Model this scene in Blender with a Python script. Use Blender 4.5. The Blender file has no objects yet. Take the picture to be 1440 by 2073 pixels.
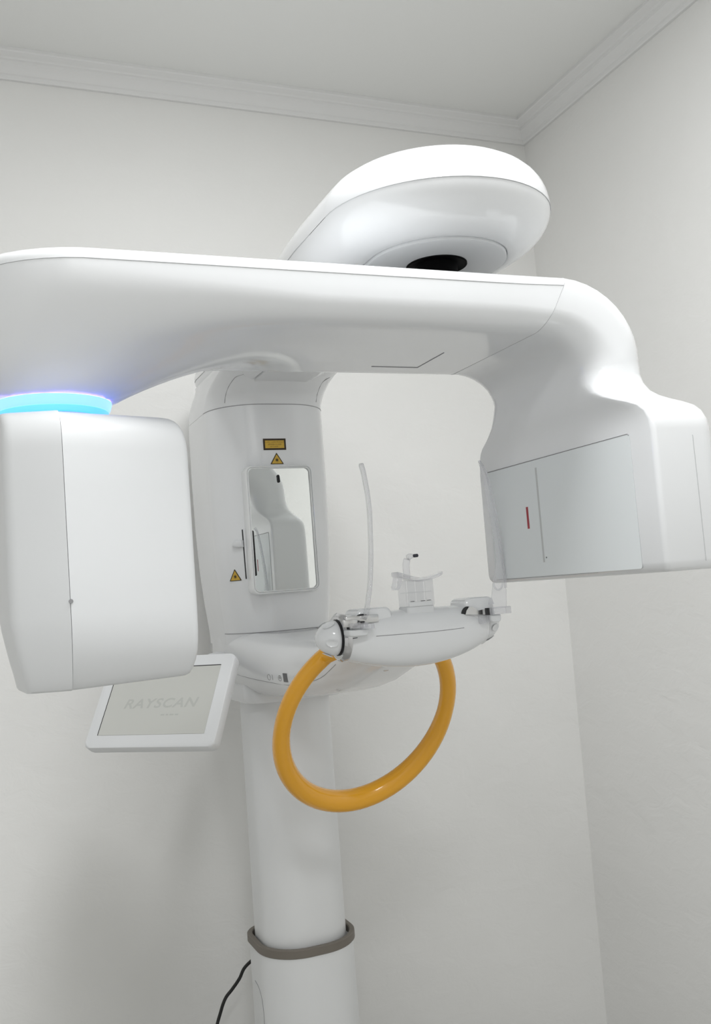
import bpy, bmesh, math, random
from mathutils import Vector, Matrix
from mathutils.bvhtree import BVHTree
random.seed(4)
SC = bpy.context.scene
COL = SC.collection
PI = math.pi

# ------------------------------------------------------------------ camera
YAW, PIT, ROLL = math.radians(22.7), math.radians(4.6), math.radians(4.4)
EYE = Vector((0, 0, 1.45))
fw = Vector((math.sin(YAW)*math.cos(PIT), math.cos(YAW)*math.cos(PIT), math.sin(PIT)))
r0 = Vector((math.cos(YAW), -math.sin(YAW), 0))
u0 = r0.cross(fw)
rt = r0*math.cos(ROLL) - u0*math.sin(ROLL)
up = u0*math.cos(ROLL) + r0*math.sin(ROLL)
cam_d = bpy.data.cameras.new('camera')
cam_d.sensor_fit = 'VERTICAL'; cam_d.sensor_height = 36; cam_d.lens = 36*1930/2073
cam_d.clip_start = 0.02
cam = bpy.data.objects.new('camera', cam_d); COL.objects.link(cam)
M = Matrix((rt, up, -fw)).transposed().to_4x4(); M.translation = EYE
cam.matrix_world = M
SC.camera = cam

# ------------------------------------------------------------------ light and exposure
w = bpy.data.worlds.new('world'); SC.world = w; w.use_nodes = True
w.node_tree.nodes['Background'].inputs[0].default_value = (1, 1, 1, 1)
w.node_tree.nodes['Background'].inputs[1].default_value = 0.0

def area(name, loc, sx, sy, power, col=(1, 1, 1), target=None):
    l = bpy.data.lights.new(name, 'AREA'); l.shape = 'RECTANGLE'; l.size = sx; l.size_y = sy
    l.energy = power; l.color = col
    o = bpy.data.objects.new(name, l); COL.objects.link(o); o.location = loc
    if target is not None:
        o.rotation_euler = (Vector(target) - Vector(loc)).to_track_quat('-Z', 'Y').to_euler()
    return o
area('ceiling_lamp', (0.62, 0.88, 2.93), 0.6, 0.6, 27, (0.985, 0.995, 1.0))
area('ceiling_lamp', (-0.2, -0.9, 2.93), 0.6, 0.6, 21, (0.985, 0.995, 1.0))
SC.view_settings.view_transform = 'Standard'; SC.view_settings.look = 'None'
SC.view_settings.gamma = 1; SC.view_settings.use_curve_mapping = False
SC.view_settings.exposure = 0.18

# ------------------------------------------------------------------ materials
def mat(name, col, rough=0.4, metal=0.0, coat=0.0, trans=0.0, ior=1.45, emit=None, estr=0.0, spec=0.5):
    m = bpy.data.materials.new(name); m.use_nodes = True
    b = m.node_tree.nodes['Principled BSDF']
    b.inputs['Base Color'].default_value = (*col, 1)
    b.inputs['Roughness'].default_value = rough
    b.inputs['Metallic'].default_value = metal
    b.inputs['IOR'].default_value = ior
    b.inputs['Specular IOR Level'].default_value = spec
    b.inputs['Coat Weight'].default_value = coat
    b.inputs['Coat Roughness'].default_value = 0.06
    b.inputs['Transmission Weight'].default_value = trans
    if emit:
        b.inputs['Emission Color'].default_value = (*emit, 1)
        b.inputs['Emission Strength'].default_value = estr
    return m

def noisy(m, scale, strength, dist=0.002, detail=6, colvar=0.0, stretch=(1, 1, 1)):
    nt = m.node_tree; b = nt.nodes['Principled BSDF']
    tc = nt.nodes.new('ShaderNodeTexCoord'); mp = nt.nodes.new('ShaderNodeMapping')
    mp.inputs['Scale'].default_value = stretch
    n = nt.nodes.new('ShaderNodeTexNoise'); n.inputs['Scale'].default_value = scale
    n.inputs['Detail'].default_value = detail; n.inputs['Distortion'].default_value = 0.6
    bp = nt.nodes.new('ShaderNodeBump'); bp.inputs['Strength'].default_value = strength
    bp.inputs['Distance'].default_value = dist
    nt.links.new(tc.outputs['Object'], mp.inputs['Vector'])
    nt.links.new(mp.outputs['Vector'], n.inputs['Vector'])
    nt.links.new(n.outputs['Fac'], bp.inputs['Height'])
    nt.links.new(bp.outputs['Normal'], b.inputs['Normal'])
    if colvar:
        n2 = nt.nodes.new('ShaderNodeTexNoise'); n2.inputs['Scale'].default_value = scale*0.25
        cr = nt.nodes.new('ShaderNodeMapRange')
        cr.inputs['To Min'].default_value = 1 - colvar; cr.inputs['To Max'].default_value = 1 + colvar
        mx = nt.nodes.new('ShaderNodeMix'); mx.data_type = 'RGBA'; mx.blend_type = 'MULTIPLY'
        mx.inputs[0].default_value = 1
        mx.inputs[6].default_value = b.inputs['Base Color'].default_value
        nt.links.new(mp.outputs['Vector'], n2.inputs['Vector'])
        nt.links.new(n2.outputs['Fac'], cr.inputs['Value'])
        nt.links.new(cr.outputs['Result'], mx.inputs[7])
        nt.links.new(mx.outputs[2], b.inputs['Base Color'])
    return m

WALL = noisy(mat('painted_plaster', (0.85, 0.847, 0.83), 0.55), 14, 0.5, 0.004, 8, 0.02, (1, 1, 1.5))
CEIL = noisy(mat('ceiling_paint', (0.87, 0.875, 0.86), 0.7), 25, 0.15, 0.002)
CORN = noisy(mat('cornice_paint', (0.82, 0.82, 0.815), 0.6), 60, 0.1, 0.001)
FLOOR = noisy(mat('grey_floor', (0.50, 0.495, 0.475), 0.4), 8, 0.1, 0.001, 6, 0.08)
GLOSS = mat('glossy_white_plastic', (0.81, 0.822, 0.835), 0.16, coat=0.4)
noisy(GLOSS, 300, 0.01, 0.0002)
SATIN = mat('satin_white_plastic', (0.755, 0.768, 0.78), 0.38); noisy(SATIN, 400, 0.02, 0.0002)
PANEL = mat('sensor_panel_plastic', (0.78, 0.815, 0.825), 0.35); noisy(PANEL, 400, 0.02, 0.0002)
STEEL_W = noisy(mat('white_painted_steel', (0.80, 0.81, 0.815), 0.28), 90, 0.04, 0.0005)
TAUPE = noisy(mat('taupe_rubber', (0.185, 0.165, 0.14), 0.5), 200, 0.1, 0.0004)
BLACK = noisy(mat('black_plastic', (0.006, 0.006, 0.007), 0.2), 200, 0.02, 0.0003)
RECESS = mat('black_recess', (0.0025, 0.0025, 0.0028), 0.65, spec=0.08)
DARK = mat('dark_gap', (0.02, 0.02, 0.022), 0.5)
SEAM = mat('seam_grey', (0.30, 0.30, 0.31), 0.6)
SEAM2 = mat('seam_pale_grey', (0.50, 0.51, 0.52), 0.6)
CHROME = mat('chrome', (0.58, 0.58, 0.59), 0.05, metal=1.0)
BRUSH = noisy(mat('brushed_metal', (0.62, 0.62, 0.62), 0.22, metal=1.0), 300, 0.05, 0.0003)
MIRROR = mat('mirror_glass', (0.90, 0.92, 0.91), 0.0, metal=1.0)
def clear(name, tint, f0, edge, rough=0.04):
    m = bpy.data.materials.new(name); m.use_nodes = True; nt = m.node_tree
    for n in list(nt.nodes): nt.nodes.remove(n)
    out = nt.nodes.new('ShaderNodeOutputMaterial'); mx = nt.nodes.new('ShaderNodeMixShader')
    tr = nt.nodes.new('ShaderNodeBsdfTransparent'); pb = nt.nodes.new('ShaderNodeBsdfPrincipled')
    lw = nt.nodes.new('ShaderNodeLayerWeight'); mr = nt.nodes.new('ShaderNodeMapRange')
    lw.inputs['Blend'].default_value = 0.35
    mr.inputs['To Min'].default_value = f0; mr.inputs['To Max'].default_value = edge
    tr.inputs['Color'].default_value = (*tint, 1)
    pb.inputs['Base Color'].default_value = (0.86, 0.86, 0.89, 1); pb.inputs['Roughness'].default_value = rough
    pb.inputs['Coat Weight'].default_value = 1.0; pb.inputs['Coat Roughness'].default_value = 0.02
    nt.links.new(lw.outputs['Facing'], mr.inputs['Value']); nt.links.new(mr.outputs['Result'], mx.inputs['Fac'])
    nt.links.new(tr.outputs['BSDF'], mx.inputs[1]); nt.links.new(pb.outputs['BSDF'], mx.inputs[2])
    nt.links.new(mx.outputs['Shader'], out.inputs['Surface'])
    return m
CLEAR = clear('clear_acrylic', (0.98, 0.982, 0.988), 0.17, 0.80)
CLEAR2 = clear('clear_thin_wall', (0.985, 0.987, 0.99), 0.05, 0.28)
FRAMEG = mat('clear_frame', (0.84, 0.855, 0.86), 0.10, coat=0.6)
ORANGE = noisy(mat('orange_enamel', (0.86, 0.41, 0.018), 0.22, coat=0.5), 150, 0.01, 0.0003)
YELLOW = noisy(mat('label_yellow', (0.62, 0.40, 0.055), 0.4), 300, 0.02, 0.0002, 2, 0.05)
LBLK = mat('label_black', (0.035, 0.022, 0.008), 0.5)
INK = mat('ink_grey', (0.12, 0.12, 0.12), 0.6)
BEIGE = mat('beige_sticker', (0.56, 0.52, 0.45), 0.5)
RED = mat('red_mark', (0.36, 0.02, 0.035), 0.4)
SLOTC = mat('slot_grey', (0.56, 0.575, 0.575), 0.4)
SCREEN = noisy(mat('screen_glass', (0.60, 0.605, 0.575), 0.10), 40, 0.01, 0.0004)
SCRTXT = mat('screen_lettering', (0.52, 0.53, 0.505), 0.12)
GLOW = mat('blue_light_ring', (0.12, 0.3, 0.4), 0.3, emit=(0.34, 0.70, 3.4), estr=0.92)
GLOW2 = mat('blue_light_edge', (0.2, 0.6, 0.75), 0.3, emit=(0.10, 0.52, 2.0), estr=0.8)
VIOLET = mat('added_violet_glow', (0.4, 0.3, 0.9), 0.3, emit=(0.42, 0.33, 1.0), estr=2.2)  # for the added emitter that tints the arm violet above the ring
CABLE = noisy(mat('black_cable', (0.012, 0.012, 0.012), 0.45), 300, 0.05, 0.0003)

# ------------------------------------------------------------------ helpers
def link(name, verts, faces, m, parent=None, smooth=40, mats=None):
    me = bpy.data.meshes.new(name); me.from_pydata([tuple(v) for v in verts], [], faces)
    bm = bmesh.new(); bm.from_mesh(me); bmesh.ops.recalc_face_normals(bm, faces=bm.faces)
    bm.to_mesh(me); bm.free()
    return link_mesh(name, me, m, parent, smooth)

def link_mesh(name, me, m, parent=None, smooth=40):
    me.materials.clear(); me.materials.append(m)
    if smooth:
        me.shade_smooth()
        me.set_sharp_from_angle(angle=math.radians(smooth))
    o = bpy.data.objects.new(name, me); COL.objects.link(o)
    if parent is not None: adopt(o, parent)
    return o

ORIGIN = {}
def adopt(o, parent):
    o.parent = parent
    o.matrix_parent_inverse = Matrix.Translation(-ORIGIN.get(parent.name, Vector((0, 0, 0))))

def from_bm(name, bm, m, parent=None, smooth=40):
    me = bpy.data.meshes.new(name); bmesh.ops.recalc_face_normals(bm, faces=bm.faces)
    bm.to_mesh(me); bm.free()
    return link_mesh(name, me, m, parent, smooth)

def tag(o, label=None, cat=None, group=None, kind=None):
    if label: o['label'] = label
    if cat: o['category'] = cat
    if group: o['group'] = group
    if kind: o['kind'] = kind
    return o

def rings_mesh(rings, cap0=True, cap1=True, closed=True):
    n = len(rings[0]); V = [v for r in rings for v in r]; Fc = []
    for i in range(len(rings)-1):
        for j in range(n if closed else n-1):
            k = (j+1) % n
            Fc.append((i*n+j, i*n+k, (i+1)*n+k, (i+1)*n+j))
    if cap0: Fc.append(tuple(range(n-1, -1, -1)))
    if cap1: Fc.append(tuple((len(rings)-1)*n+j for j in range(n)))
    return V, Fc

def rrect(a0, a1, b0, b1, r00, r10, r11, r01, nc=8, na=1, nb=1):
    """closed outline in (a, b): corners (a0,b0) (a1,b0) (a1,b1) (a0,b1) with their radii; na/nb points along sides"""
    P = []
    cs = [((a0, b0), r00, PI), ((a1, b0), r10, 1.5*PI), ((a1, b1), r11, 0), ((a0, b1), r01, .5*PI)]
    arcs = []
    for (cx, cy), r, st in cs:
        ox = cx + (r if cx == a0 else -r); oy = cy + (r if cy == b0 else -r)
        arcs.append([(ox+r*math.cos(st+.5*PI*i/nc), oy+r*math.sin(st+.5*PI*i/nc)) for i in range(nc+1)])
    for i in range(4):
        P += arcs[i]
        p, q = arcs[i][-1], arcs[(i+1) % 4][0]
        k = na if i % 2 == 0 else nb
        for s in range(1, k):
            P.append((p[0]+(q[0]-p[0])*s/k, p[1]+(q[1]-p[1])*s/k))
    return P

def round_poly(pts, rad, nc=6):
    out = []; n = len(pts)
    for i in range(n):
        p = Vector(pts[i]); a = Vector(pts[i-1]); b = Vector(pts[(i+1) % n])
        r = rad[i]; da = (a-p).normalized(); db = (b-p).normalized()
        half = da.angle(db)/2
        d = min(r/math.tan(half), (a-p).length*.48, (b-p).length*.48)
        p0 = p+da*d; p1 = p+db*d
        for k in range(nc+1):
            t = k/nc
            out.append(tuple(p0*(1-t)**2+p*2*t*(1-t)+p1*t*t))
    return out

def smooth_path(pts, n):
    P = [Vector(p) for p in pts]; out = []
    m = len(P)-1
    for i in range(m):
        p0 = P[max(i-1, 0)]; p1 = P[i]; p2 = P[i+1]; p3 = P[min(i+2, m)]
        for k in range(n):
            t = k/n
            out.append(0.5*((2*p1)+(p2-p0)*t+(2*p0-5*p1+4*p2-p3)*t*t+(3*p1-p0-3*p2+p3)*t**3))
    out.append(P[-1].copy())
    return out

def tube_rings(path, rad, sides=12):
    P = [Vector(p) for p in path]; n = len(P)
    R = [rad]*n if not hasattr(rad, '__len__') else rad
    T = [(P[min(i+1, n-1)]-P[max(i-1, 0)]).normalized() for i in range(n)]
    ref = Vector((0, 0, 1)) if abs(T[0].z) < .9 else Vector((1, 0, 0))
    nrm = (ref-T[0]*ref.dot(T[0])).normalized(); rings = []
    for i in range(n):
        nrm = (nrm-T[i]*nrm.dot(T[i])).normalized(); bi = T[i].cross(nrm)
        rings.append([P[i]+(nrm*math.cos(2*PI*k/sides)+bi*math.sin(2*PI*k/sides))*R[i] for k in range(sides)])
    return rings

def tube(name, path, rad, m, parent=None, sides=12):
    return link(name, *rings_mesh(tube_rings(path, rad, sides)), m, parent, 60)

def ribbon_rings(path, widths, thick, wdir):
    """flat strip: width along wdir(i), rounded edges"""
    P = [Vector(p) for p in path]; n = len(P); rings = []
    for i in range(n):
        t = (P[min(i+1, n-1)]-P[max(i-1, 0)]).normalized()
        wv = Vector(wdir[i] if isinstance(wdir, list) else wdir); wv = (wv-t*wv.dot(t)).normalized(); nn = t.cross(wv)
        W = widths[i]/2; h = thick/2
        rings.append([P[i]+wv*a+nn*b for a, b in rrect(-W, W, -h, h, h*.95, h*.95, h*.95, h*.95, 3)])
    return rings

def box_bm(bm, c, s, bev=0.0, seg=2, rot=None):
    g = bmesh.ops.create_cube(bm, size=1)
    vs = g['verts']
    bmesh.ops.scale(bm, vec=s, verts=vs)
    if bev:
        es = list({e for v in vs for e in v.link_edges})
        r = bmesh.ops.bevel(bm, geom=es, offset=bev, segments=seg, profile=.5, affect='EDGES')
        vs = list({v for f in r['faces'] for v in f.verts} | {v for v in vs if v.is_valid})
    if rot is not None: bmesh.ops.transform(bm, matrix=rot.to_4x4(), verts=vs)
    bmesh.ops.translate(bm, vec=c, verts=vs)

def box(name, c, s, m, parent=None, bev=0.0, seg=2, rot=None):
    bm = bmesh.new(); box_bm(bm, c, s, bev, seg, rot)
    return from_bm(name, bm, m, parent, 40)

def lathe(prof, center, axis, n=32):
    """prof: (distance along axis, radius)"""
    ax = Vector(axis).normalized(); ref = Vector((0, 0, 1)) if abs(ax.z) < .9 else Vector((1, 0, 0))
    e1 = (ref-ax*ref.dot(ax)).normalized(); e2 = ax.cross(e1); c = Vector(center)
    return [[c+ax*s+(e1*math.cos(2*PI*k/n)+e2*math.sin(2*PI*k/n))*max(r, 1e-4) for k in range(n)] for s, r in prof]

def lathe_obj(name, prof, center, axis, m, parent=None, n=32, smooth=40):
    return link(name, *rings_mesh(lathe(prof, center, axis, n)), m, parent, smooth)

def prism(name, outline, fr, thick, m, parent=None, smooth=30):
    """outline in local (u, v) of frame fr=(origin, eu, ev); extruded by thick along eu x ev"""
    o, eu, ev = fr; n = eu.cross(ev).normalized()
    A = [o+eu*a+ev*b for a, b in outline]; B = [p+n*thick for p in A]
    return link(name, *rings_mesh([A, B]), m, parent, smooth)

def text_obj(name, s, size, fr, m, parent, shear=0.0, depth=0.0003, space=1.0, wid=1.0, bold=0.0):
    c = bpy.data.curves.new(name, 'FONT'); c.body = s; c.size = size; c.align_x = 'CENTER'; c.align_y = 'CENTER'
    c.shear = shear; c.offset = bold; c.extrude = depth/2; c.space_character = space
    t = bpy.data.objects.new('lettering_source', c)
    me = bpy.data.meshes.new_from_object(t); me.name = name
    bpy.data.objects.remove(t)
    o, eu, ev = fr; n = eu.cross(ev).normalized()
    mx = Matrix((eu*wid, ev, n)).transposed().to_4x4(); mx.translation = o
    me.transform(mx)
    return link_mesh(name, me, m, parent, 0)

def at(x, y, Y):
    d = fw + rt*((x-720)/1930) - up*((y-1036.5)/1930)
    return EYE + d*(Y/d.y)

# ------------------------------------------------------------------ the room
XL, XR, YF, YB, ZC, ZB = -1.5, 1.8024, -1.7, 2.6, 2.947, 2.883
def quad(name, pts, m, label):
    o = link(name, pts, [(0, 1, 2, 3)], m, None, 0); tag(o, label, None, None, 'structure'); return o
quad('floor', [(XL, YF, 0), (XR, YF, 0), (XR, YB, 0), (XL, YB, 0)], FLOOR, 'grey smooth floor of the small x-ray room')
quad('ceiling', [(XL, YF, ZC), (XL, YB, ZC), (XR, YB, ZC), (XR, YF, ZC)], CEIL, 'plain white painted ceiling above the machine')
quad('wall_back', [(XL, YB, 0), (XR, YB, 0), (XR, YB, ZC), (XL, YB, ZC)], WALL, 'off-white plaster wall behind the machine column')
quad('wall_right', [(XR, YB, 0), (XR, YF, 0), (XR, YF, ZC), (XR, YB, ZC)], WALL, 'off-white plaster wall beside the sensor housing')
quad('wall_left', [(XL, YF, 0), (XL, YB, 0), (XL, YB, ZC), (XL, YF, ZC)], WALL, 'off-white plaster wall far from the sensor housing')
quad('wall_front', [(XR, YF, 0), (XL, YF, 0), (XL, YF, ZC), (XR, YF, ZC)], WALL, 'off-white plaster wall facing the mirror')
CP = [(-.002, 0), (.009, 0), (.0115, .0035), (.0125, .010), (.017, .0125), (.0195, .020), (.026, .0275), (.033, .033), (.0345, .0395),
      (.040, .0415), (.0425, .0455), (.052, .0495), (.058, .052), (.060, .0555), (.060, .066), (-.002, .066)]
def cornice(name, f, a, b, label):
    rings = [[f(a, d, h) for d, h in CP], [f(b, d, h) for d, h in CP]]
    rings = []
    for e, s in ((a, 1), (b, -1)):
        rings.append([f(e+s*d, d, ZB+h) for d, h in CP])      # mitred ends
    o = link(name, *rings_mesh(rings), CORN, None, 25); tag(o, label, None, None, 'structure')
cornice('trim_1', lambda t, d, z: Vector((t, YB-d, z)), XL, XR, 'white moulded cornice along the top of the wall behind the machine')
cornice('trim_2', lambda t, d, z: Vector((XR-d, t, z)), YF, YB, 'white moulded cornice along the top of the wall by the sensor housing')
cornice('trim_3', lambda t, d, z: Vector((XL+d, t, z)), YF, YB, 'white moulded cornice along the wall far from the sensor housing')
cornice('trim_4', lambda t, d, z: Vector((t, YF+d, z)), XL, XR, 'white moulded cornice along the wall facing the mirror')

# ------------------------------------------------------------------ the machine
X0, YA = 0.715, 1.30
machine = bpy.data.objects.new('dental_xray_machine', None); COL.objects.link(machine)
machine.location = (X0, 2.24, 0); ORIGIN[machine.name] = Vector(machine.location)
tag(machine, 'large glossy white panoramic dental x-ray machine with rotating arm and orange handle', 'x-ray machine')

# --- column
def plan_ring(x0, x1, y0, y1, rf, rb, z, nc=8):
    return [Vector((a, b, z)) for a, b in rrect(x0, x1, y0, y1, rf, rf, rb, rb, nc)]
def plan_loft(name, st, m, parent, nc=8, smooth=40):
    return link(name, *rings_mesh([plan_ring(*s, nc=nc) for s in st]), m, parent, smooth)
C1 = (X0-.1, X0+.1045, 2.148, 2.340, .085, .055)
C2 = (X0-.1125, X0+.1175, 2.126, 2.352, .098, .06)
plan_loft('base_plate', [(X0-.17, X0+.17, 1.98, 2.40, .05, .03, 0.0), (X0-.17, X0+.17, 1.98, 2.40, .05, .03, .014), (X0-.165, X0+.165, 1.985, 2.395, .05, .03, .018)], STEEL_W, machine)
lower = plan_loft('lower_column', [(*C2, .018), (*C2, .632)], STEEL_W, machine, 12)
plan_loft('upper_column', [(*C1, .45), (*C1, 1.23)], STEEL_W, machine, 12)
def band(name, x0, x1, y0, y1, rf, rb, z0, z1, t, ch, m, parent):
    """ring with an opening: outer, top, inner and bottom faces"""
    def rg(d, z): return [Vector((a, b, z)) for a, b in rrect(x0+d, x1-d, y0+d, y1-d, max(rf-d, .01), max(rf-d, .01), max(rb-d, .01), max(rb-d, .01), 12)]
    R = [rg(0, z0+ch), rg(0, z1-ch), rg(ch, z1), rg(t-ch, z1), rg(t, z1-ch), rg(t, z0), rg(ch, z0), rg(0, z0+ch)]
    return link(name, *rings_mesh(R, False, False), m, parent, 35)
band('column_collar', X0-.1165, X0+.1215, 2.122, 2.356, .102, .062, .630, .650, .0125, .002, TAUPE, machine)

# --- carriage with mirror
CARR = [(-.150, 2.1485, 2.480, 1.905), (-.1505, 2.148, 2.480, 1.86), (-.151, 2.148, 2.480, 1.76), (-.149, 2.148, 2.480, 1.62), (-.145, 2.148, 2.478, 1.52), (-.139, 2.149, 2.474, 1.44), (-.131, 2.150, 2.470, 1.366), (-.1305, 2.152, 2.468, 1.340)]
carriage = plan_loft('carriage', [(X0+h, X0-h, y0, y1, .12, .05, z) for h, y0, y1, z in CARR], GLOSS, machine, 12)
NECK = [(-.150, 2.1485, 2.48, 1.9055), (-.1500, 2.144, 2.475, 1.918), (-.1495, 2.131, 2.465, 1.932), (-.1485, 2.108, 2.45, 1.946), (-.147, 2.07, 2.43, 1.960), (-.1455, 2.015, 2.41, 1.971), (-.145, 1.94, 2.40, 1.981), (-.145, 1.85, 2.40, 1.988)]
neck = plan_loft('neck', [(X0+h, X0-h, y0, y1, .12, .05, z) for h, y0, y1, z in NECK], GLOSS, machine, 12)
def ring_seam(name, ring, idx, parent, r=.0007, m=SEAM, off=0.0):
    return tube(name, [ring[i] for i in idx], r, m, parent, 6)
cr = plan_ring(X0-.1502, X0+.1502, 2.1483, 2.48, .12, .05, 1.9052, nc=12)
ring_seam('seam_line', cr[:26], range(26), carriage, .0008)
cr = plan_ring(X0-.1312, X0+.1312, 2.1498, 2.47, .12, .05, 1.3658, nc=12)
ring_seam('seam_line', cr[:26], range(26), carriage, .0008)

def tree_of(o):
    me = o.data; return BVHTree.FromPolygons([v.co for v in me.vertices], [tuple(p.vertices) for p in me.polygons])
def on_surface(tree, p):
    """point and outward normal on a shell where the line from the standpoint through p meets it"""
    d = (Vector(p)-EYE).normalized(); l, n, _, _ = tree.ray_cast(EYE, d)
    if n.dot(d) > 0: n = -n
    return l, n
def decal_frame(tree, p, off=.0004):
    l, n = on_surface(tree, p); ev = (Vector((0, 0, 1))-n*n.z).normalized(); eu = ev.cross(n).normalized()
    return (l+n*off, eu, ev)
TC = tree_of(carriage); TN = tree_of(neck)
# panel line low on the lower column
TL = tree_of(lower)
P = [TL.ray_cast(EYE, (at(x, y, 2.2)-EYE).normalized())[0] for x, y in ((517, 1985), (524, 1998), (530, 2018), (534, 2045), (536, 2073), (537, 2100))]
tube('panel_seam', smooth_path([p for p in P if p is not None], 4), .0009, SEAM, lower, 6)
# panel lines on the neck front
for pts in ([(455, 816), (457, 800), (463, 783), (472, 769), (480, 762), (500, 756)], [(640, 814), (642, 800), (648, 783), (655, 772), (668, 764)]):
    P = [on_surface(TN, at(x, y, 2.1))[0] for x, y in pts]
    tube('seam_line', smooth_path(P, 4), .0007, SEAM, neck, 6)
# warning labels
def rect_label(x, y, wd, ht):
    fr = decal_frame(TC, at(x, y, 2.15))
    lb = prism('laser_label', [(-wd/2, -ht/2), (wd/2, -ht/2), (wd/2, ht/2), (-wd/2, ht/2)], fr, .0004, LBLK, machine, 0)
    tag(lb, 'yellow rectangular laser notice with black border')
    o, eu, ev = fr; n = eu.cross(ev); b = .0045
    prism('yellow_field', [(-wd/2+b, -ht/2+b), (wd/2-b, -ht/2+b), (wd/2-b, ht/2-b), (-wd/2+b, ht/2-b)], (o+n*.0004, eu, ev), .0002, YELLOW, lb, 0)
    for s, dy in (('CLASS 1 LASER PRODUCT', .0052), ('APPAREIL \u00c0 LASER', -.0003), ('DE CLASSE 1', -.0056)):
        text_obj('lettering', s, .0042, (o+n*.00075+ev*dy, eu, ev), mat_txt, lb, 0, .0001)
mat_txt = mat('label_print', (0.20, 0.12, 0.02), 0.5)
rect_label(556, 899.5, .0565, .0275)
def tri_label(x, y, sd):
    fr = decal_frame(TC, at(x, y, 2.15)); o, eu, ev = fr; n = eu.cross(ev); h = sd*.83
    def tr(k): return [(-sd/2*k, -h/2*k-.0005*(1-k)), (sd/2*k, -h/2*k), (0, h/2*k)]
    lb = prism('laser_triangle', round_poly([(-sd/2, -h/2), (sd/2, -h/2), (0, h/2)], [.001]*3, 2), fr, .0004, LBLK, machine, 0)
    tag(lb, 'yellow laser warning triangle with black starburst')
    c = ev*(-.0012)
    prism('yellow_field', tr(.80), (o+n*.0004+c, eu, ev), .0002, YELLOW, lb, 0)
    star = []
    for i in range(32):
        r = .0032 if i % 2 else (.0052 if (i//2) % 2 else .0068)
        star.append((.6*r*math.cos(2*PI*i/32) if i % 2 else r*math.cos(2*PI*i/32), .6*r*math.sin(2*PI*i/32) if i % 2 else r*math.sin(2*PI*i/32)))
    prism('starburst', star, (o+n*.0006-ev*.004, eu, ev), .00015, LBLK, lb, 0)
tri_label(560.5, 928, .0335)
tri_label(476.5, 1164, .034)
# mirror
mx0, mx1, mz0, mz1, my = .6215, .7885, 1.4535, 1.7555, 2.132
mo = rrect(mx0, mx1, mz0, mz1, .016, .016, .016, .016, 8)
mframe_rings = []
for d, y in ((0, 2.20), (0, my+.006), (.0012, my+.0012), (.0028, my), (.0038, my+.0006), (.0044, my+.0026), (.0048, my+.0026), (.0056, my+.0006), (.0066, my), (.0076, my+.001), (.0080, my+.0055)):
    mframe_rings.append([Vector((a, y, b)) for a, b in rrect(mx0+d, mx1-d, mz0+d, mz1-d, max(.016-d*.6, .004), max(.016-d*.6, .004), max(.016-d*.6, .004), max(.016-d*.6, .004), 8)])
d = .0072
mirror = prism('mirror', rrect(mx0+d-.705, mx1-d-.705, mz0+d, mz1-d, .009, .009, .009, .009, 6), (Vector((.705, my+.0068, 0)), Vector((1, .0165, 0)).normalized(), Vector((0, 0, 1))), .0015, MIRROR, machine, 30)
tag(mirror, 'rounded upright mirror for aligning the face')
link('mirror_frame', *rings_mesh(mframe_rings, False, False), FRAMEG, mirror, 35)
def slot(name, x0, z0, x1, z1, wd, y, m, parent):
    a, b = Vector((x0, y, z0)), Vector((x1, y, z1)); t = (b-a).normalized(); L = (b-a).length
    s = Vector((0, -1, 0)).cross(t).normalized()
    eu = t; ev = Vector((0, -1, 0)).cross(t)
    return prism(name, rrect(0, L, -wd/2, wd/2, wd*.49, wd*.49, wd*.49, wd*.49, 4), (a, eu, ev), .0008, m, parent, 30)
ymir = my+.0035
pa, pb = at(511, 1074, ymir), at(518, 1166, ymir)
slot('laser_slot', pa.x, pa.z, pb.x, pb.z, .0062, ymir, BLACK, mirror)
pa, pb = at(563, 961, ymir), at(565, 977, ymir)
slot('laser_slot', pa.x, pa.z, pb.x, pb.z, .0062, ymir, BLACK, mirror)
# laser height slider beside the mirror
P0, P1 = [on_surface(TC, at(x, y, 2.15)) for x, y in ((491, 1072), (499, 1172))]
t = (P1[0]-P0[0]); nn = P0[1]; ev = nn.cross(t.normalized())
sl = prism('slider_slot', [(0, -.0016), (t.length, -.0016), (t.length, .0012), (0, .0012)], (P0[0]+nn*.0002, t.normalized(), ev), .0006, DARK, machine, 0)
c, nn = on_surface(TC, at(483, 1102, 2.15)); ev = (Vector((0, 0, 1))-nn*nn.z).normalized(); eu = ev.cross(nn)
prf = [(.013, -.0075), (.013, .0085), (.004, .0105), (-.006, .0085), (-.013, .003), (-.0145, -.002), (-.011, -.006), (-.002, -.0085)]
rg = []
for k, h in ((1, -.001), (1, .004), (.93, .007), (.75, .009), (.4, .010)):
    rg.append([c+eu*a*k+ev*b*k+nn*h for a, b in prf])
tag(link('slider_tab', *rings_mesh(rg), SATIN, sl, 50), 'small white finger tab')

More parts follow.
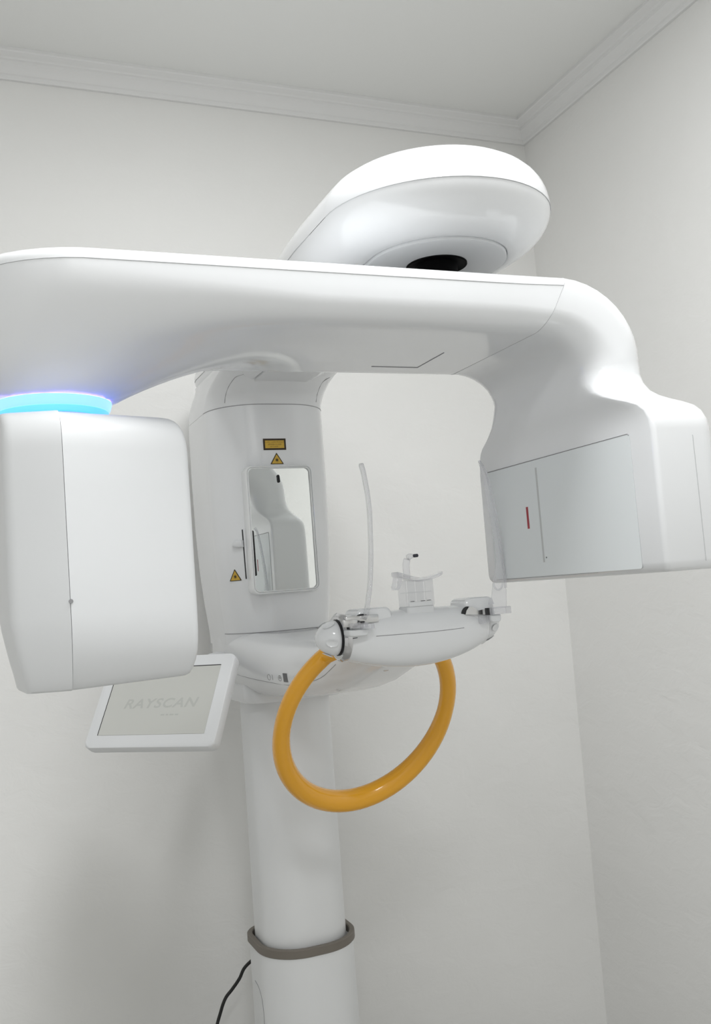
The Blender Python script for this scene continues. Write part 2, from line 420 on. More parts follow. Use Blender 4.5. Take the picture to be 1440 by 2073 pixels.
# --- overhead arm (fixed pill shaped beam above the rotating arm)
def pill(d, z, nseg=32):
    R = .184-d; P = []
    for i in range(nseg+1):
        a = PI + PI*i/nseg
        P.append(Vector((X0+R*math.cos(a), YA+R*math.sin(a), z)))
    yb = 2.46-d*.5; rc = max(.09-d, .01)
    def hw(y):
        t = max(0, min(1, (y-1.42)/.55)); return R-.045*t*t*(3-2*t)
    for k in range(1, 15):
        y = YA+(yb-rc-YA)*k/15; P.append(Vector((X0+hw(y), y, z)))
    for i in range(7):
        a = .5*PI*i/6; P.append(Vector((X0+hw(9)-rc+rc*math.cos(a), yb-rc+rc*math.sin(a), z)))
    for i in range(7):
        a = .5*PI+.5*PI*i/6; P.append(Vector((X0-hw(9)+rc+rc*math.cos(a), yb-rc+rc*math.sin(a), z)))
    for k in range(14, 0, -1):
        y = YA+(yb-rc-YA)*k/15; P.append(Vector((X0-hw(y), y, z)))
    return P
TOPP = [(d, 2.0135+(z-2.0135)*.86) for d, z in [(0.0, 2.0135), (0.0, 2.022), (.0025, 2.038), (.007, 2.052), (.014, 2.065), (.024, 2.077), (.037, 2.087), (.054, 2.0945), (.075, 2.099), (.10, 2.1015), (.13, 2.103)]]
LOWP = [(.0004, 2.0130), (.0016, 2.005), (.0058, 1.9945), (.0125, 1.985), (.0215, 1.976), (.032, 1.968), (.044, 1.961), (.056, 1.956), (.066, 1.953), (.071, 1.9535), (.0725, 1.955)]
over = link('overhead_arm', *rings_mesh([pill(*s) for s in TOPP], False, True), GLOSS, machine, 40)
link('lower_shell', *rings_mesh([pill(*s) for s in LOWP], False, False), GLOSS, over, 40)
link('axis_plate', *rings_mesh([pill(.073, 1.956), pill(.0735, 1.9505), pill(.076, 1.9495)], False, True), SATIN, over, 30)
tube('seam_line', [p for p in pill(-.0001, 2.0133)], .0006, SEAM2, over, 6)
lathe_obj('axis_hub', [(0, .0485), (-.003, .0485), (-.0035, .047), (-.0028, .0455), (-.0022, .033), (-.035, .033), (-.075, .033)], (X0, YA, 1.9505), (0, 0, 1), RECESS, machine, 40)
p = at(742, 382, 1.22)

# --- rotating arm
RX, RY = .121, YA         # light ring axis
Z0, Z1 = 1.806, 1.887
NB, NCR = 26, 7
def asec(y0, y1, L, rtop, rbot):
    """outline in (y, s): starts bottom-left corner; s=0 inner/under side, s=L outer/top side"""
    return rrect(y0, y1, 0, L, rbot, rbot, rtop, rtop, NCR, NB, 2)
def station(pi_, po, y0, y1, rtop, rbot):
    pi_, po = Vector(pi_), Vector(po); L = (po-pi_).length; e = (po-pi_)/L
    out = []
    for y, s in asec(y0, y1, L, rtop, rbot):
        q = pi_+e*s; out.append(Vector((q.x, y, q.y)))
    return out
def zflare(x, y):
    r = math.hypot(x-RX, y-RY)
    if r < .075: return 1.7215
    c, sn = (x-RX)/r, (y-RY)/r
    A, B = (.44 if c > 0 else .21), .205
    Rm = A*B/math.sqrt((B*c)**2+(A*sn)**2)
    t = max(0, min(1, (r-.075)/(Rm-.075)))
    return 1.7215+(Z0-1.7215)*(1-(1-t)**2.3)
ST = []
xs = [.162-.155*math.cos(a) for a in [0.02, .15, .3, .45, .6, .75, .9, 1.05, 1.2, 1.35]]
xs += [.15, .165, .185, .205, .225, .245, .265, .285, .305, .325, .345, .365, .385, .41, .45, .5, .56, .62, .70, .77, .845]
for x in xs:
    wv = .16*math.sqrt(max(0.02, 1-((x-.162)/.1555)**2)) if x < .162 else .16
    k = max(0, min(1, (.45-x)/.3))
    rb = min(.034+.02*k, wv*.8)
    ring = station((x-{.77: .02, .845: .045}.get(x, 0), Z0), (x, Z1), YA-wv, YA+wv, min(.018, wv*.5), rb)
    for v in ring:
        s = (v.z-Z0)/(Z1-Z0)
        wgt = max(0, 1-s/.75)**1.0
        v.z += (zflare(v.x, v.y)-Z0)*wgt if x < .6 else 0
    ST.append(ring)
ntop = len(ST)-1
def bend(th):
    s, c = math.sin(th), math.cos(th)
    return (.80+.074*s, 1.750+.056*c), (.845+.139*s, 1.765+.122*c)
for i in range(1, 11):
    th = .5*PI*i/10
    a, b = bend(th)
    ST.append(station(a, b, YA-.16-.0*i, YA+.16, .018+.030*(i/10), .034+.016*(i/10)))
for z, xi, xo, y0, y1, ro, ri in ((1.742, .8745, .985, 1.141, 1.461, .046, .046), (1.728, .8755, .987, 1.138, 1.464, .044, .040), (1.714, .878, .990, 1.129, 1.471, .042, .032),
        (1.703, .881, .994, 1.114, 1.482, .040, .024), (1.694, .8845, .998, 1.096, 1.496, .038, .018), (1.686, .8875, 1.002, 1.078, 1.510, .036, .013), (1.678, .890, 1.0055, 1.063, 1.520, .034, .010),
        (1.668, .892, 1.008, 1.053, 1.527, .033, .009), (1.655, .893, 1.0105, 1.048, 1.530, .032, .008), (1.64, .893, 1.011, 1.046, 1.532, .032, .008), (1.55, .893, 1.012, 1.046, 1.532, .032, .008), (1.455, .893, 1.012, 1.046, 1.532, .032, .008),
        (1.448, .894, 1.0105, 1.0475, 1.530, .031, .008), (1.443, .8965, 1.007, 1.051, 1.5265, .029, .0075), (1.4405, .901, 1.002, 1.056, 1.521, .026, .007)):
    ST.append(station((xi, z), (xo, z), y0, y1, ro, ri))
nr = len(ST[0])
iA = 2*(NCR+1)+NB-1+1; iB = 4*(NCR+1)+2*(NB-1)+1-1     # outline points of the top cover
def strip(rings, idx):
    n = len(idx); V = [r[i] for r in rings for i in idx]
    return V, [(a*n+b, a*n+b+1, (a+1)*n+b+1, (a+1)*n+b) for a in range(len(rings)-1) for b in range(n-1)]
V, Fc = strip(ST[:ntop+1], list(range(iB, nr))+list(range(0, iA+1)))
nn_ = nr-iB+iA+1
arm = link('rotating_arm', V, Fc+[tuple(range(nn_))], GLOSS, machine, 50)
V, Fc = strip(ST[:ntop+1], list(range(iA, iB+1)))
link('top_cover', V, Fc+[tuple(range(iB-iA+1))], GLOSS, arm, 50)
det = link('detector_head', *rings_mesh(ST[ntop:], False, True), GLOSS, machine, 50)
# seams of the arm: top cover line and the joint with the detector head
i_top = 3*(NCR+1)-0   # index guess refined below by height
def side_point(ring, ylow):
    best = None
    for v in ring:
        if (v.y < YA) == ylow and abs(v.z-1.8695) < .002: best = v if best is None or abs(v.z-1.869) < abs(best.z-1.869) else best
    return best
front = [p for p in (side_point(r, True) for r in ST[:ntop+1]) if p is not None]
back = [p for p in (side_point(r, False) for r in ST[:ntop+1]) if p is not None]
tube('top_cover_seam', list(reversed(back))+front, .0006, SEAM2, arm, 6)
tube('joint_seam', [v for v in ST[ntop]]+[ST[ntop][0]], .0004, SEAM2, det, 6)
# outer edge line running round the bend on the detector head
line = []
for r in ST[ntop:ntop+17]:
    k = min(range(nr), key=lambda j: (r[j].y, -r[j].x-r[j].z*.0))
    j = 3*(NCR+1)+NB-1+1
    line.append(r[j])
# underside panel outline and sticker
zu = Z0-.0002
tube('panel_seam', [(.627, 1.385, zu), (.710, 1.385, zu), (.7095, 1.290, zu)], .0008, SEAM, arm, 6)
prism('underside_sticker', [(-.0195, -.0035), (.0195, -.0035), (.0195, .0035), (-.0195, .0035)], (at(551, 747.5, 1.452), Vector((1, 0, .0)), Vector((0, .72, -.69))), .0006, BEIGE, arm, 0)
# sensor face on the detector head
xf = .8926
sensor = prism('sensor_panel', rrect(1.097, 1.500, 1.4475, 1.641, .004, .004, .004, .004, 4), (Vector((xf, 0, 0)), Vector((0, 1, 0)), Vector((0, 0, 1))), -.0006, PANEL, det, 30)
tag(sensor, 'flat pale grey sensor window')
tube('panel_seam', [(xf-.0004, 1.498, 1.642), (xf-.0004, 1.101, 1.6415), (xf-.0004, 1.0975, 1.639)], .0006, SEAM, det, 6)
tube('panel_seam', [(xf-.0004, 1.498, 1.4465), (xf-.0004, 1.2, 1.4465)], .0003, SEAM, det, 6)
def xbox(name, y, z0, z1, wd, m, lab):
    o = prism(name, [(y-wd/2, z0), (y+wd/2, z0), (y+wd/2, z1), (y-wd/2, z1)], (Vector((xf-.0006, 0, 0)), Vector((0, 1, 0)), Vector((0, 0, 1))), -.0004, m, det, 0)
    tag(o, lab); return o
xbox('centre_slot', 1.341, 1.470, 1.628, .0045, SLOTC, 'thin vertical grey line on the sensor window')
xbox('position_mark', 1.378, 1.529, 1.566, .0058, RED, 'short dark red vertical mark')
lathe_obj('locating_dot', [(0, .0012), (.0005, .0012)], (xf-.0012, 1.333, 1.4775), (1, 0, 0), INK, det, 10)
# rear shell line of the detector head
tube('shell_seam', [(.9610, 1.0458, 1.63), (.9615, 1.0458, 1.55), (.9615, 1.0458, 1.452)], .0004, SEAM2, det, 6)

# --- x-ray source head with light ring
HP = [(0.0, 1.688, -.045), (0.0, 1.6895, -.02)]
def head_ring(side, z, iny, inx):
    cy = YA
    if side > 0:
        x1 = .2785-inx
        pts = [(.1161, 1.150), (x1, 1.207), (x1, 1.393), (.1161, 1.450)]
        rad = [.0004, .016, .016, .0004]
    else:
        x0 = .044+inx
        pts = [(.1156, 1.450), (x0+.006, 1.425), (x0, 1.33), (x0, 1.27), (x0+.006, 1.175), (.1156, 1.150)]
        rad = [.0004, .02, .03, .03, .02, .0004]
    P = round_poly(pts, rad, 5)
    return [Vector((x, cy+(y-cy)*(1-iny/.15), z)) for x, y in P]
HPROF = [(1.6935, .060, .036), (1.6932, .050, .029), (1.6920, .040, .0225), (1.6895, .030, .0165), (1.6855, .021, .0115), (1.6795, .0132, .0072), (1.672, .007, .004), (1.663, .003, .0018), (1.653, .0008, .0005), (1.643, 0, 0), (1.60, 0, 0), (1.50, 0, 0), (1.445, .0005, 0), (1.43, .0018, 0), (1.415, .004, 0),
         (1.40, .0078, .0004), (1.388, .0122, .0012), (1.376, .0185, .0035), (1.366, .0255, .0065), (1.359, .032, .0105), (1.3565, .036, .0155)]
head = link('source_head', *rings_mesh([head_ring(1, *h) for h in HPROF]), SATIN, machine, 45)
tag(head, 'boxy white x-ray source hanging under the blue light ring')
def head_left(h):
    z, iy, ix = h; return head_ring(-1, z, iy*.8, min(ix, .004)*.3+max(0, 1.44-z)*.19)
link('outer_shell', *rings_mesh([head_left(h) for h in HPROF]), SATIN, head, 45)
lathe_obj('locating_hole', [(0, .0026), (.001, .0026)], (.1165, 1.1502, 1.461), (0, -1, 0), SEAM, head, 12)
lathe_obj('ring_seat', [(1.685, .064), (1.7015, .066), (1.7017, .060)], (RX, RY, 0), (0, 0, 1), GLOSS, head, 48)
ringo = lathe_obj('light_ring', [(1.7095, .068), (1.7099, .0722), (1.713, .0744), (1.7185, .0760), (1.7216, .0768), (1.7222, .0768), (1.7224, .068)], (RX, RY, 0), (0, 0, 1), GLOW, machine, 64, 50)
tag(ringo, 'glowing cyan blue light ring between arm and source head')
lathe_obj('lower_rim', [(1.7020, .064), (1.7026, .0690), (1.7078, .0716), (1.7093, .0718), (1.7094, .066)], (RX, RY, 0), (0, 0, 1), GLOW2, ringo, 64, 50)
glow_strip = link('added_glow_strip', *rings_mesh([[Vector((RX+r*math.cos(2*PI*k/64), RY+r*math.sin(2*PI*k/64), z)) for k in range(64)] for r, z in ((.0740, 1.7228), (.0766, 1.7227))], False, False), VIOLET, ringo, 30)  # added emitter tucked above the ring lip to cast violet on the arm

# --- chin rest arm: boat-shaped hull from carriage base to the bar
HULL = [  # y, half width, z bottom, z top, bottom radius, top radius
    (2.470, .100, 1.305, 1.3600, .04, .012), (2.462, .116, 1.278, 1.3650, .05, .010), (2.440, .127, 1.252, 1.3656, .06, .010), (2.40, .1305, 1.236, 1.3657, .065, .010), (2.33, .131, 1.227, 1.3657, .062, .014),
    (2.25, .129, 1.224, 1.3657, .056, .030), (2.17, .1255, 1.224, 1.3652, .052, .045), (2.10, .1205, 1.225, 1.3600, .050, .052), (2.03, .113, 1.227, 1.3560, .050, .054), (1.94, .102, 1.232, 1.3530, .048, .052),
    (1.85, .088, 1.240, 1.3510, .044, .046), (1.76, .074, 1.253, 1.350, .038, .038), (1.68, .064, 1.270, 1.350, .030, .030), (1.60, .055, 1.295, 1.350, .022, .020), (1.53, .048, 1.316, 1.350, .015, .012)]
rings = [[Vector((X0+a, y, b)) for a, b in rrect(-h, h, z0, z1, rb, rb, rt_, rt_, 8, 4, 2)] for y, h, z0, z1, rb, rt_ in HULL]
hull = link('chin_rest_arm', *rings_mesh(rings), GLOSS, machine, 60)
TH = tree_of(hull)
plan_loft('column_bracket', [(X0-.118, X0+.118, 2.135, 2.37, .05, .03, 1.205), (X0-.120, X0+.120, 2.132, 2.37, .05, .03, 1.209), (X0-.121, X0+.121, 2.131, 2.37, .05, .03, 1.24), (X0-.115, X0+.115, 2.14, 2.37, .05, .03, 1.262)], GLOSS, machine, 8)

# --- chin rest bar
BX0, BX1, BY = .5765, .845, 1.497
def bar_ring(x, n=40):
    u = (x-.7108)/.1343; k = max(0, 1-u*u)
    cy = BY-.010*k; ry = .0355+.0085*k; zt = 1.4065+.003*k; zb = 1.3365-.0255*k
    cz = (zt+zb)/2; rz = (zt-zb)/2
    R = []
    for i in range(n):
        a = 2*PI*i/n; c, s = math.cos(a), math.sin(a)
        e = 2/(2.02+.4*min(1, k*2.5))
        R.append(Vector((x, cy+ry*math.copysign(abs(c)**e, c), cz+rz*math.copysign(abs(s)**e, s))))
    return R
bxs = [BX0+(BX1-BX0)*i/24 for i in range(25)]
bar = link('chin_rest_bar', *rings_mesh([bar_ring(x) for x in bxs]), GLOSS, machine, 50)
TB = tree_of(bar)
pts = [on_surface(TB, at(x, y, 1.46))[0] for x, y in ((762, 1288), (800, 1285), (850, 1281), (900, 1276), (940, 1271))]
tube('cover_seam', smooth_path(pts, 3), .0006, SEAM, bar, 6)
pts = [on_surface(TB, at(x, y, 1.46))[0] for x, y in ((703, 1294), (713, 1293), (724, 1291))]
tube('cover_seam', pts, .0006, DARK, bar, 6)
def knob(side):
    s = -1 if side < 0 else 1
    x = BX0-.001 if s < 0 else BX1+.001
    ax = (s, 0, 0); c = (x, BY, 1.3715)
    k = lathe_obj('knob', [(.0015, .027), (.0035, .0292), (.009, .0296), (.016, .0277), (.0235, .0238), (.030, .0184), (.0350, .0122), (.0375, .0066), (.0387, .0005)], c, ax, GLOSS, machine, 48, 50)
    tag(k, 'white tapered knob with thumb dimples')
    if s < 0:
        lathe_obj('chrome_collar', [(-.012, .033), (-.012, .0400), (-.0095, .0410), (-.0035, .0410), (.0008, .0372), (.0008, .0365), (.0002, .0355), (.0002, .029)], c, ax, CHROME, k, 48, 30)
    else:
        lathe_obj('white_collar', [(-.004, .033), (-.004, .0362), (.001, .0360), (.0012, .029)], c, ax, GLOSS, k, 48, 30)
    lathe_obj('gap_ring', [(.0001, .0300), (.0016, .0303), (.0022, .027)], c, ax, DARK, k, 48, 30)
    for ang in (-.28, .98, 2.23, 3.49, -1.54):    # dimples round the knob
        ca, sa = math.cos(ang), math.sin(ang)
        cen = Vector(c)+Vector((s*.0185, -.0258*ca, .0258*sa)); nrm = Vector((s*.48, -ca, sa)).normalized()
        e1 = Vector((s, 0, 0)); e1 = (e1-nrm*e1.dot(nrm)).normalized(); e2 = nrm.cross(e1)
        rg = []
        for rr, hh in ((1.0, .0016), (.93, .0021), (.84, .0017), (.6, .0009), (.3, .0005), (.05, .0004)):
            rg.append([cen+e1*.0105*rr*math.cos(2*PI*q/24)+e2*.0062*rr*math.sin(2*PI*q/24)+nrm*hh for q in range(24)])
        link('thumb_dimple', *rings_mesh(rg, False, True), GLOSS, k, 60)
knob(-1); knob(1)
# slider housings on top of the bar (raised plates round the temple support slots)
def housing(xc, wd, zt, lab):
    rg = []
    for d, y in ((0, 1.512), (0, 1.462), (.002, 1.459), (.005, 1.458)):
        rg.append([Vector((a, y, b)) for a, b in rrect(xc-wd/2+d, xc+wd/2-d, 1.375+d, zt-d, .004, .004, .012, .012, 6)])
    o = link('slider_housing', *rings_mesh(rg), GLOSS, bar, 35); return o
housing(.630, .064, 1.4165, '')
housing(.830, .058, 1.4195, '')
# half-round dark opening of the far housing
arc = [(.0125*math.cos(PI*i/16), .0135*math.sin(PI*i/16)) for i in range(17)]
pc = at(947, 1243.5, 1.4575)
prism('slider_opening', arc, (pc, Vector((1, 0, 0)), Vector((0, 0, 1))), .0006, DARK, bar, 30)
pc = at(733, 1247, 1.4575)
prism('slider_opening', [(a*.8, b*.25) for a, b in arc], (pc, Vector((1, 0, 0)), Vector((0, 0, 1))), .0006, DARK, bar, 30)

# --- temple supports
def near_support():
    px = [(738, 1254), (741, 1240), (744.5, 1222), (748, 1195), (750, 1170), (751, 1130), (750.5, 1095), (748.5, 1040), (744, 1000), (740, 978), (735.5, 955), (732, 943), (731, 938)]
    P = [at(x, y, 1.452+.02*min(1, (1254-y)/120)) for x, y in px]
    P = smooth_path(P, 3); n = len(P)
    W = []
    for i in range(n):
        t = i/(n-1); W.append(.029 if t < .9 else .029*math.sqrt(max(.05, 1-((t-.9)/.1)**2)))
    o = link('temple_support', *rings_mesh(ribbon_rings(P, W, .0064, (.30, .95, 0))), CLEAR, machine, 50)
    tag(o, 'clear curved acrylic temple support by the chrome collar')
    return o
sup = near_support()
B = at(735, 1262, 1.445)
box('slider_plate', tuple(at(733, 1254, 1.456)), (.058, .006, .013), BRUSH, sup, .0015)
box('slider_plate', tuple(at(709, 1262, 1.448)), (.024, .008, .012), BRUSH, sup, .001)
box('clear_clamp', tuple(at(727, 1266, 1.438)), (.028, .014, .008), CLEAR, sup, .001)
box('clear_clamp', tuple(at(744, 1268, 1.436)), (.020, .016, .008), CLEAR, sup, .001)
box('hinge_pin', tuple(at(734, 1260, 1.442)), (.005, .008, .004), DARK, sup, .0005)
c = at(722, 1281, 1.45)
rg = [[c+Vector((a*k, -h, b*k)) for a, b in rrect(-.0175, .0175, -.0055, .0055, .005, .005, .002, .002, 5)] for k, h in ((1, -.012), (1, .008), (.94, .011), (.8, .0125))]
link('finger_tab', *rings_mesh(rg), SATIN, sup, 40)

def far_support():
    px = [(1010.5, 1240), (1010.5, 1222), (1011, 1200), (1011, 1176), (1011.5, 1155), (1011, 1129), (1007, 1095), (1001.5, 1062), (990, 1004), (983, 970), (976, 945), (970, 932)]
    wd = [33, 33, 31.5, 27, 18, 14, 13.5, 13, 12.5, 11, 9, 5]
    P = [at(x, y, 1.47) for x, y in px]; P = smooth_path(P, 3)
    k = .84/1000.
    W0 = [wd[min(i//3, 11)]+(wd[min(i//3+1, 11)]-wd[min(i//3, 11)])*((i % 3)/3) for i in range(len(P))]
    o = link('temple_support', *rings_mesh(ribbon_rings(P, [v*k for v in W0], .0046, (.92, -.38, 0))), CLEAR, machine, 50)
    tag(o, 'clear flared acrylic temple support before the sensor window')
    # thickened rib along the near edge
    px2 = [(1024, 1190), (1022, 1165), (1017, 1129), (1012.5, 1095), (1007, 1062), (995.5, 1004), (988, 970), (980, 947), (970, 934)]
    tube('edge_rib', smooth_path([at(x, y, 1.466) for x, y in px2], 4), .0026, CLEAR, o, 8)
    loop = [(1.0*math.cos(a), math.sin(a)) for a in [PI+PI*i/10 for i in range(11)]]
    tube('lower_rib', smooth_path([at(1009+9*a, 1180-14*b if False else 1180+14*-b, 1.466) for a, b in loop], 2), .0016, CLEAR, o, 8)
    return o
sup2 = far_support()
# shaped metal slide: wide end by the slot, narrow neck, then the clear clamp
zc = at(965, 1239, 1.452)
pts = [(943, 1244), (945, 1236), (950, 1229), (957, 1228), (963, 1232), (969, 1236), (985, 1232.5), (989, 1231), (989, 1244), (970, 1244)]
q = [at(x, y, 1.452) for x, y in pts]
rg = [[v+Vector((0, dy, 0)) for v in q] for dy in (0, .007)]
link('metal_slide', *rings_mesh(rg), BRUSH, sup2, 30)
box('slide_bar', tuple(at(975, 1226, 1.468)), (.038, .004, .004), FRAMEG, sup2, .0008)
box('clear_clamp', tuple(at(1010.5, 1235.5, 1.445)), (.038, .02, .0125), CLEAR, sup2, .0012)
box('clamp_ridge', tuple(at(1010.5, 1229.5, 1.44)), (.034, .012, .0022), CLEAR, sup2, .0005)
box('hinge_plate', tuple(at(987, 1238, 1.44)), (.0028, .012, .012), DARK, sup2, .0004)
box('clear_block', tuple(at(980, 1254, 1.452)), (.016, .012, .014), CLEAR, sup2, .001)
c0, c1 = at(995, 1223, 1.447), at(993, 1210, 1.447)
link('clamp_fin', *rings_mesh([[c0+Vector((a*.0036, b*.004, 0)) for a, b in ((-1, -1), (1, -1), (1, 1), (-1, 1))], [c1+Vector((a*.0012, b*.003, 0)) for a, b in ((-1, -1), (1, -1), (1, 1), (-1, 1))]]), CLEAR, sup2, 0)
c = at(1000, 1252, 1.45)
rg = [[c+Vector((a*k, -h, b*k)) for a, b in rrect(-.0105, .0105, -.0065, .0065, .006, .006, .001, .001, 5)] for k, h in ((1, -.012), (1, .006), (.92, .0085), (.78, .0095))]
link('finger_tab', *rings_mesh(rg), SATIN, sup2, 40)

# --- chin cup
CY = 1.478
cupb = []
c = at(839.5, 1243, CY-.012)
for d, z in ((.004, -.0165), (.0005, -.014), (0, -.008), (0, .0105), (.0012, .012)):
    cupb.append([Vector((X0+.002+a, CY+b, 1.401+z)) for a, b in rrect(-.0265+d, .0265-d, -.019+d, .016-d, .005, .005, .004, .004, 5)])
cup = link('chin_cup', *rings_mesh(cupb), SATIN, machine, 40)
tag(cup, 'clear chin cup on a white block in the middle of the bar')
bx, by0, by1, bz0, bz1 = X0+.002, CY-.019, CY+.012, 1.413, 1.458
def plate(c, s, nm='clear_wall', bev=.0008): return box(nm, c, s, CLEAR2, cup, bev)
plate((bx, by0+.001, (bz0+bz1)/2), (.052, .0022, bz1-bz0))
plate((bx, by1-.001, (bz0+bz1)/2), (.052, .0022, bz1-bz0))
plate((bx-.0255, (by0+by1)/2, (bz0+bz1)/2), (.0024, by1-by0, bz1-bz0))
plate((bx+.0255, (by0+by1)/2, (bz0+bz1)/2), (.0024, by1-by0, bz1-bz0))
for dx in (-.0085, .0075): plate((bx+dx, (by0+by1)/2, (bz0+.022)), (.0022, by1-by0-.004, .044), 'divider', .0004)
plate((bx, (by0+by1)/2, 1.4365), (.048, by1-by0-.004, .0016), 'shelf', .0003)
box('foot_rim', (bx, by0-.0003, bz0+.0035), (.045, .0012, .0075), SATIN, cup, .0004)
for dx, wd in ((-.0155, .007), (.0045, .008), (.0155, .007)): box('drain_slot', (bx+dx, by0-.0004, bz0+.0085+dx*.0), (wd, .0016, .0009), DARK, cup, 0)
# saddle shaped top
sad = []
for i in range(25):
    t = i/24; x = -.036+.088*t
    u = (x-.002)/.040
    z = 1.4605+.0085*max(0, (x-.006)/.046)**2+ .0135*max(0, (.006-x)/.042)**1.6 if x > .006 else 1.4605+.0125*((.006-x)/.042)**1.2
    th = .0075*(1-.35*t)
    y0_, y1_ = CY-.021, CY+.018-.010*abs(u)
    if t > .9: y0_ += .008*((t-.9)/.1)**2
    sad.append([Vector((X0+x, a, b)) for a, b in rrect(y0_, y1_, z-th, z, .0022, .0022, .0022, .0022, 3)])
link('chin_saddle', *rings_mesh(sad), CLEAR, cup, 50)
pts = [(-.036, 1.4725), (-.0385, 1.466), (-.040, 1.456), (-.043, 1.448), (-.042, 1.443), (-.038, 1.4425), (-.033, 1.447), (-.030, 1.453), (-.0285, 1.462), (-.0285, 1.470)]
A = [Vector((X0+x, CY-.018, z)) for x, z in pts]; Bq = [Vector((X0+x, CY-.002, z)) for x, z in pts]
link('side_lip', *rings_mesh([A, Bq]), CLEAR, cup, 30)
# --- bite stick
px = [(824, 1172), (823.5, 1160), (822.5, 1148), (823, 1138), (825.5, 1130.5), (830, 1126.5), (836, 1125.3)]
P = smooth_path([at(x, y, 1.482) for x, y in px], 4)
stick = link('bite_stick', *rings_mesh(ribbon_rings(P, [.0125]*(len(P)-8)+[.0125-.0008*i for i in range(8)], .0055, [(1, -.1, 0)]*(len(P)-10)+[(.55, -.1, .8)]*10)), CLEAR, machine, 50)
tag(stick, 'clear hooked bite stick rising behind the chin cup')
a, b = at(838, 1125.2, 1.478), at(845.5, 1124.4, 1.478)
link('bite_pad', *rings_mesh(tube_rings([a-(b-a)*.12, a, b, b+(b-a)*.12], [.0020, .0029, .0029, .0020], 14)), mat('dark_rubber', (.05, .05, .065), .5), stick, 50)
# --- orange handle
P = []; Rr = []
N = 64
for i in range(N+1):
    a = math.radians(-232+284*i/N)      # from upper left, down and round to upper right
    x = X0+.1725*math.cos(a); z = 1.198+.174*math.sin(a)
    y = 1.645+(1.331-z)*.66
    P.append(Vector((x, y, z)))
    f = max(0, -math.sin(a))
    Rr.append(.0162+.0062*f)
P = [P[0]+Vector((.035, -.10, .020)), P[0]+Vector((.014, -.05, .012))]+P+[P[-1]+Vector((-.014, -.05, .012)), P[-1]+Vector((-.035, -.10, .020))]
Rr = [.014, .0145]+Rr+[.0145, .014]
hd = tube('handle', P, Rr, ORANGE, machine, 24)
tag(hd, 'round orange grab handle under the chin rest bar')

# --- touch monitor on the near side of the carriage
a_, b_ = math.radians(-43.76), math.radians(33.8)
er = Vector((math.cos(a_), math.sin(a_), 0)); nh = Vector((math.sin(a_), -math.cos(a_), 0))
eu_ = Vector((0, 0, 1))*math.cos(b_)-nh*math.sin(b_)
S = 2.05/1.95
mc = EYE+(Vector((.3584, 1.95, 1.2578))-EYE)*S
W, H = .2453*S, .147*S
n_ = er.cross(eu_).normalized()
bz = .0275*S
def mon_ring(d, h, r=.016):
    return [mc+er*a+eu_*b+n_*h for a, b in rrect(-W/2-bz+d, W/2+bz-d, -H/2-bz+d, H/2+bz-d, r, r, r, r, 8)]
mon = link('touch_monitor', *rings_mesh([mon_ring(.008, -.028), mon_ring(.001, -.024), mon_ring(0, -.018), mon_ring(0, -.004), mon_ring(.0015, -.001), mon_ring(.004, 0)]), SATIN, machine, 40)
tag(mon, 'tilted white framed touch monitor with a pale blank screen')
prism('screen', [(-W/2, -H/2), (W/2, -H/2), (W/2, H/2), (-W/2, H/2)], (mc+n_*.0003, er, eu_), .0004, SCREEN, mon, 0)
box('screen_edge', tuple(mc+eu_*(H/2+.0006)+n_*.0004), (W, .0018, .0012), DARK, mon, 0, rot=Matrix((er, eu_, n_)).transposed())
box('screen_edge', tuple(mc-er*(W/2+.0006)+n_*.0004), (.0016, H, .0012), DARK, mon, 0, rot=Matrix((er, eu_, n_)).transposed())
text_obj('lettering', 'RAYSCAN', .030, (mc+n_*.0008-eu_*.008+er*.003, er, eu_), SCRTXT, mon, .25, .0001, 1.10, 1.24, .0006)
for dx, wd in ((-.017, .009), (-.006, .006), (.005, .010), (.017, .008)):    # small print too faint to read
    prism('small_print', [(-wd/2, -.0016), (wd/2, -.0016), (wd/2, .0016), (-wd/2, .0016)], (mc+n_*.0008-eu_*.034+er*(.035+dx), er, eu_), .0001, SCRTXT, mon, 0)
# support arm from monitor back to the carriage
tube('monitor_bracket', smooth_path([mc-n_*.02, mc-n_*.06+Vector((.05, .02, .01)), Vector((.54, 2.28, 1.30)), Vector((.62, 2.30, 1.30))], 6), .018, SATIN, mon, 14)

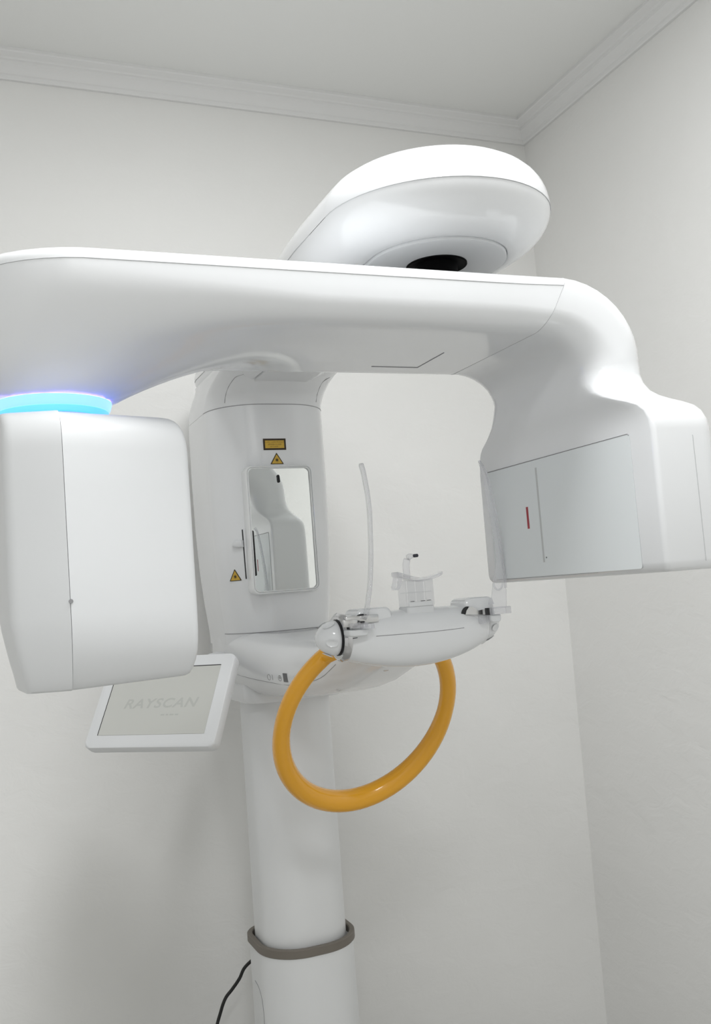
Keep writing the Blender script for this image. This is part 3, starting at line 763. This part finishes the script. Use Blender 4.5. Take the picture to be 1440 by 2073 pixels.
# --- printed power symbols and screws on the chin rest arm
def ring_print(x, y, ra, rb, nm):
    fr = decal_frame(TH, at(x, y, 1.95), .0003); o, eu, ev = fr; n = eu.cross(ev); t = .0006
    R = []
    for k, h in ((1, 0), (1, .0002), (None, .0002), (None, 0)):
        ka, kb = (ra, rb) if k else (ra-t, rb-t)
        R.append([o+eu*ka*math.cos(2*PI*i/24)+ev*kb*math.sin(2*PI*i/24)+n*h for i in range(24)])
    link(nm, *rings_mesh(R, False, False), INK, hull, 0); return fr
def bar_print(x, y, wd, ht, nm, m=INK):
    fr = decal_frame(TH, at(x, y, 1.95), .0003)
    return prism(nm, [(-wd/2, -ht/2), (wd/2, -ht/2), (wd/2, ht/2), (-wd/2, ht/2)], fr, .0002, m, hull, 0)
ring_print(545, 1371, .0088, .0062, 'power_off_symbol'); bar_print(552, 1371, .0007, .0115, 'power_on_symbol')
fr = ring_print(567, 1373, .0080, .0062, 'earth_symbol')
for wd, ht, dy in ((.009, .0007, .001), (.001, .004, .003), (.005, .0007, -.001)):
    o, eu, ev = fr; prism('earth_stroke', [(-wd/2, -ht/2+dy), (wd/2, -ht/2+dy), (wd/2, ht/2+dy), (-wd/2, ht/2+dy)], (o, eu, ev), .0002, INK, hull, 0)
bar_print(578, 1372, .019, .0185, 'grey_sticker', mat('grey_sticker', (.16, .16, .165), .5))
for x, y in ((782, 1357), (805, 1384), (686, 1397)):
    try:
        l, n = on_surface(TH, at(x, y, 1.75))
        lathe_obj('screw', [(0, .0048), (.0008, .0046), (.0012, .003)], l, n, BRUSH, hull, 14)
    except Exception: pass
pts = [(481, 1366), (510, 1374), (545, 1381), (583, 1387), (620, 1383), (650, 1372), (668, 1357), (680, 1345)]
P = []
for x, y in pts:
    l = TH.ray_cast(EYE, (at(x, y, 1.9)-EYE).normalized())
    if l[0] is not None: P.append(l[0])
if len(P) > 2: tube('edge_seam', smooth_path(P, 3), .0006, SEAM, hull, 6)

# ------------------------------------------------------------------ cable by the wall
pts = [(.74, 2.40, .62), (.70, 2.42, .585), (.665, 2.435, .55), at(497, 1957, 2.45), at(485, 1981, 2.455), at(470, 2003, 2.46), at(459, 2017, 2.46), at(452, 2032, 2.46), at(446, 2052, 2.46), at(440, 2073, 2.46), at(432, 2110, 2.46), (.50, 2.48, .20), (.47, 2.49, .05), (.40, 2.50, .004), (.25, 2.5, .004)]
cb = tube('power_cable', smooth_path(pts, 5), .0042, CABLE, None, 10)
tag(cb, 'thin black power cable hanging beside the column foot', 'cable')
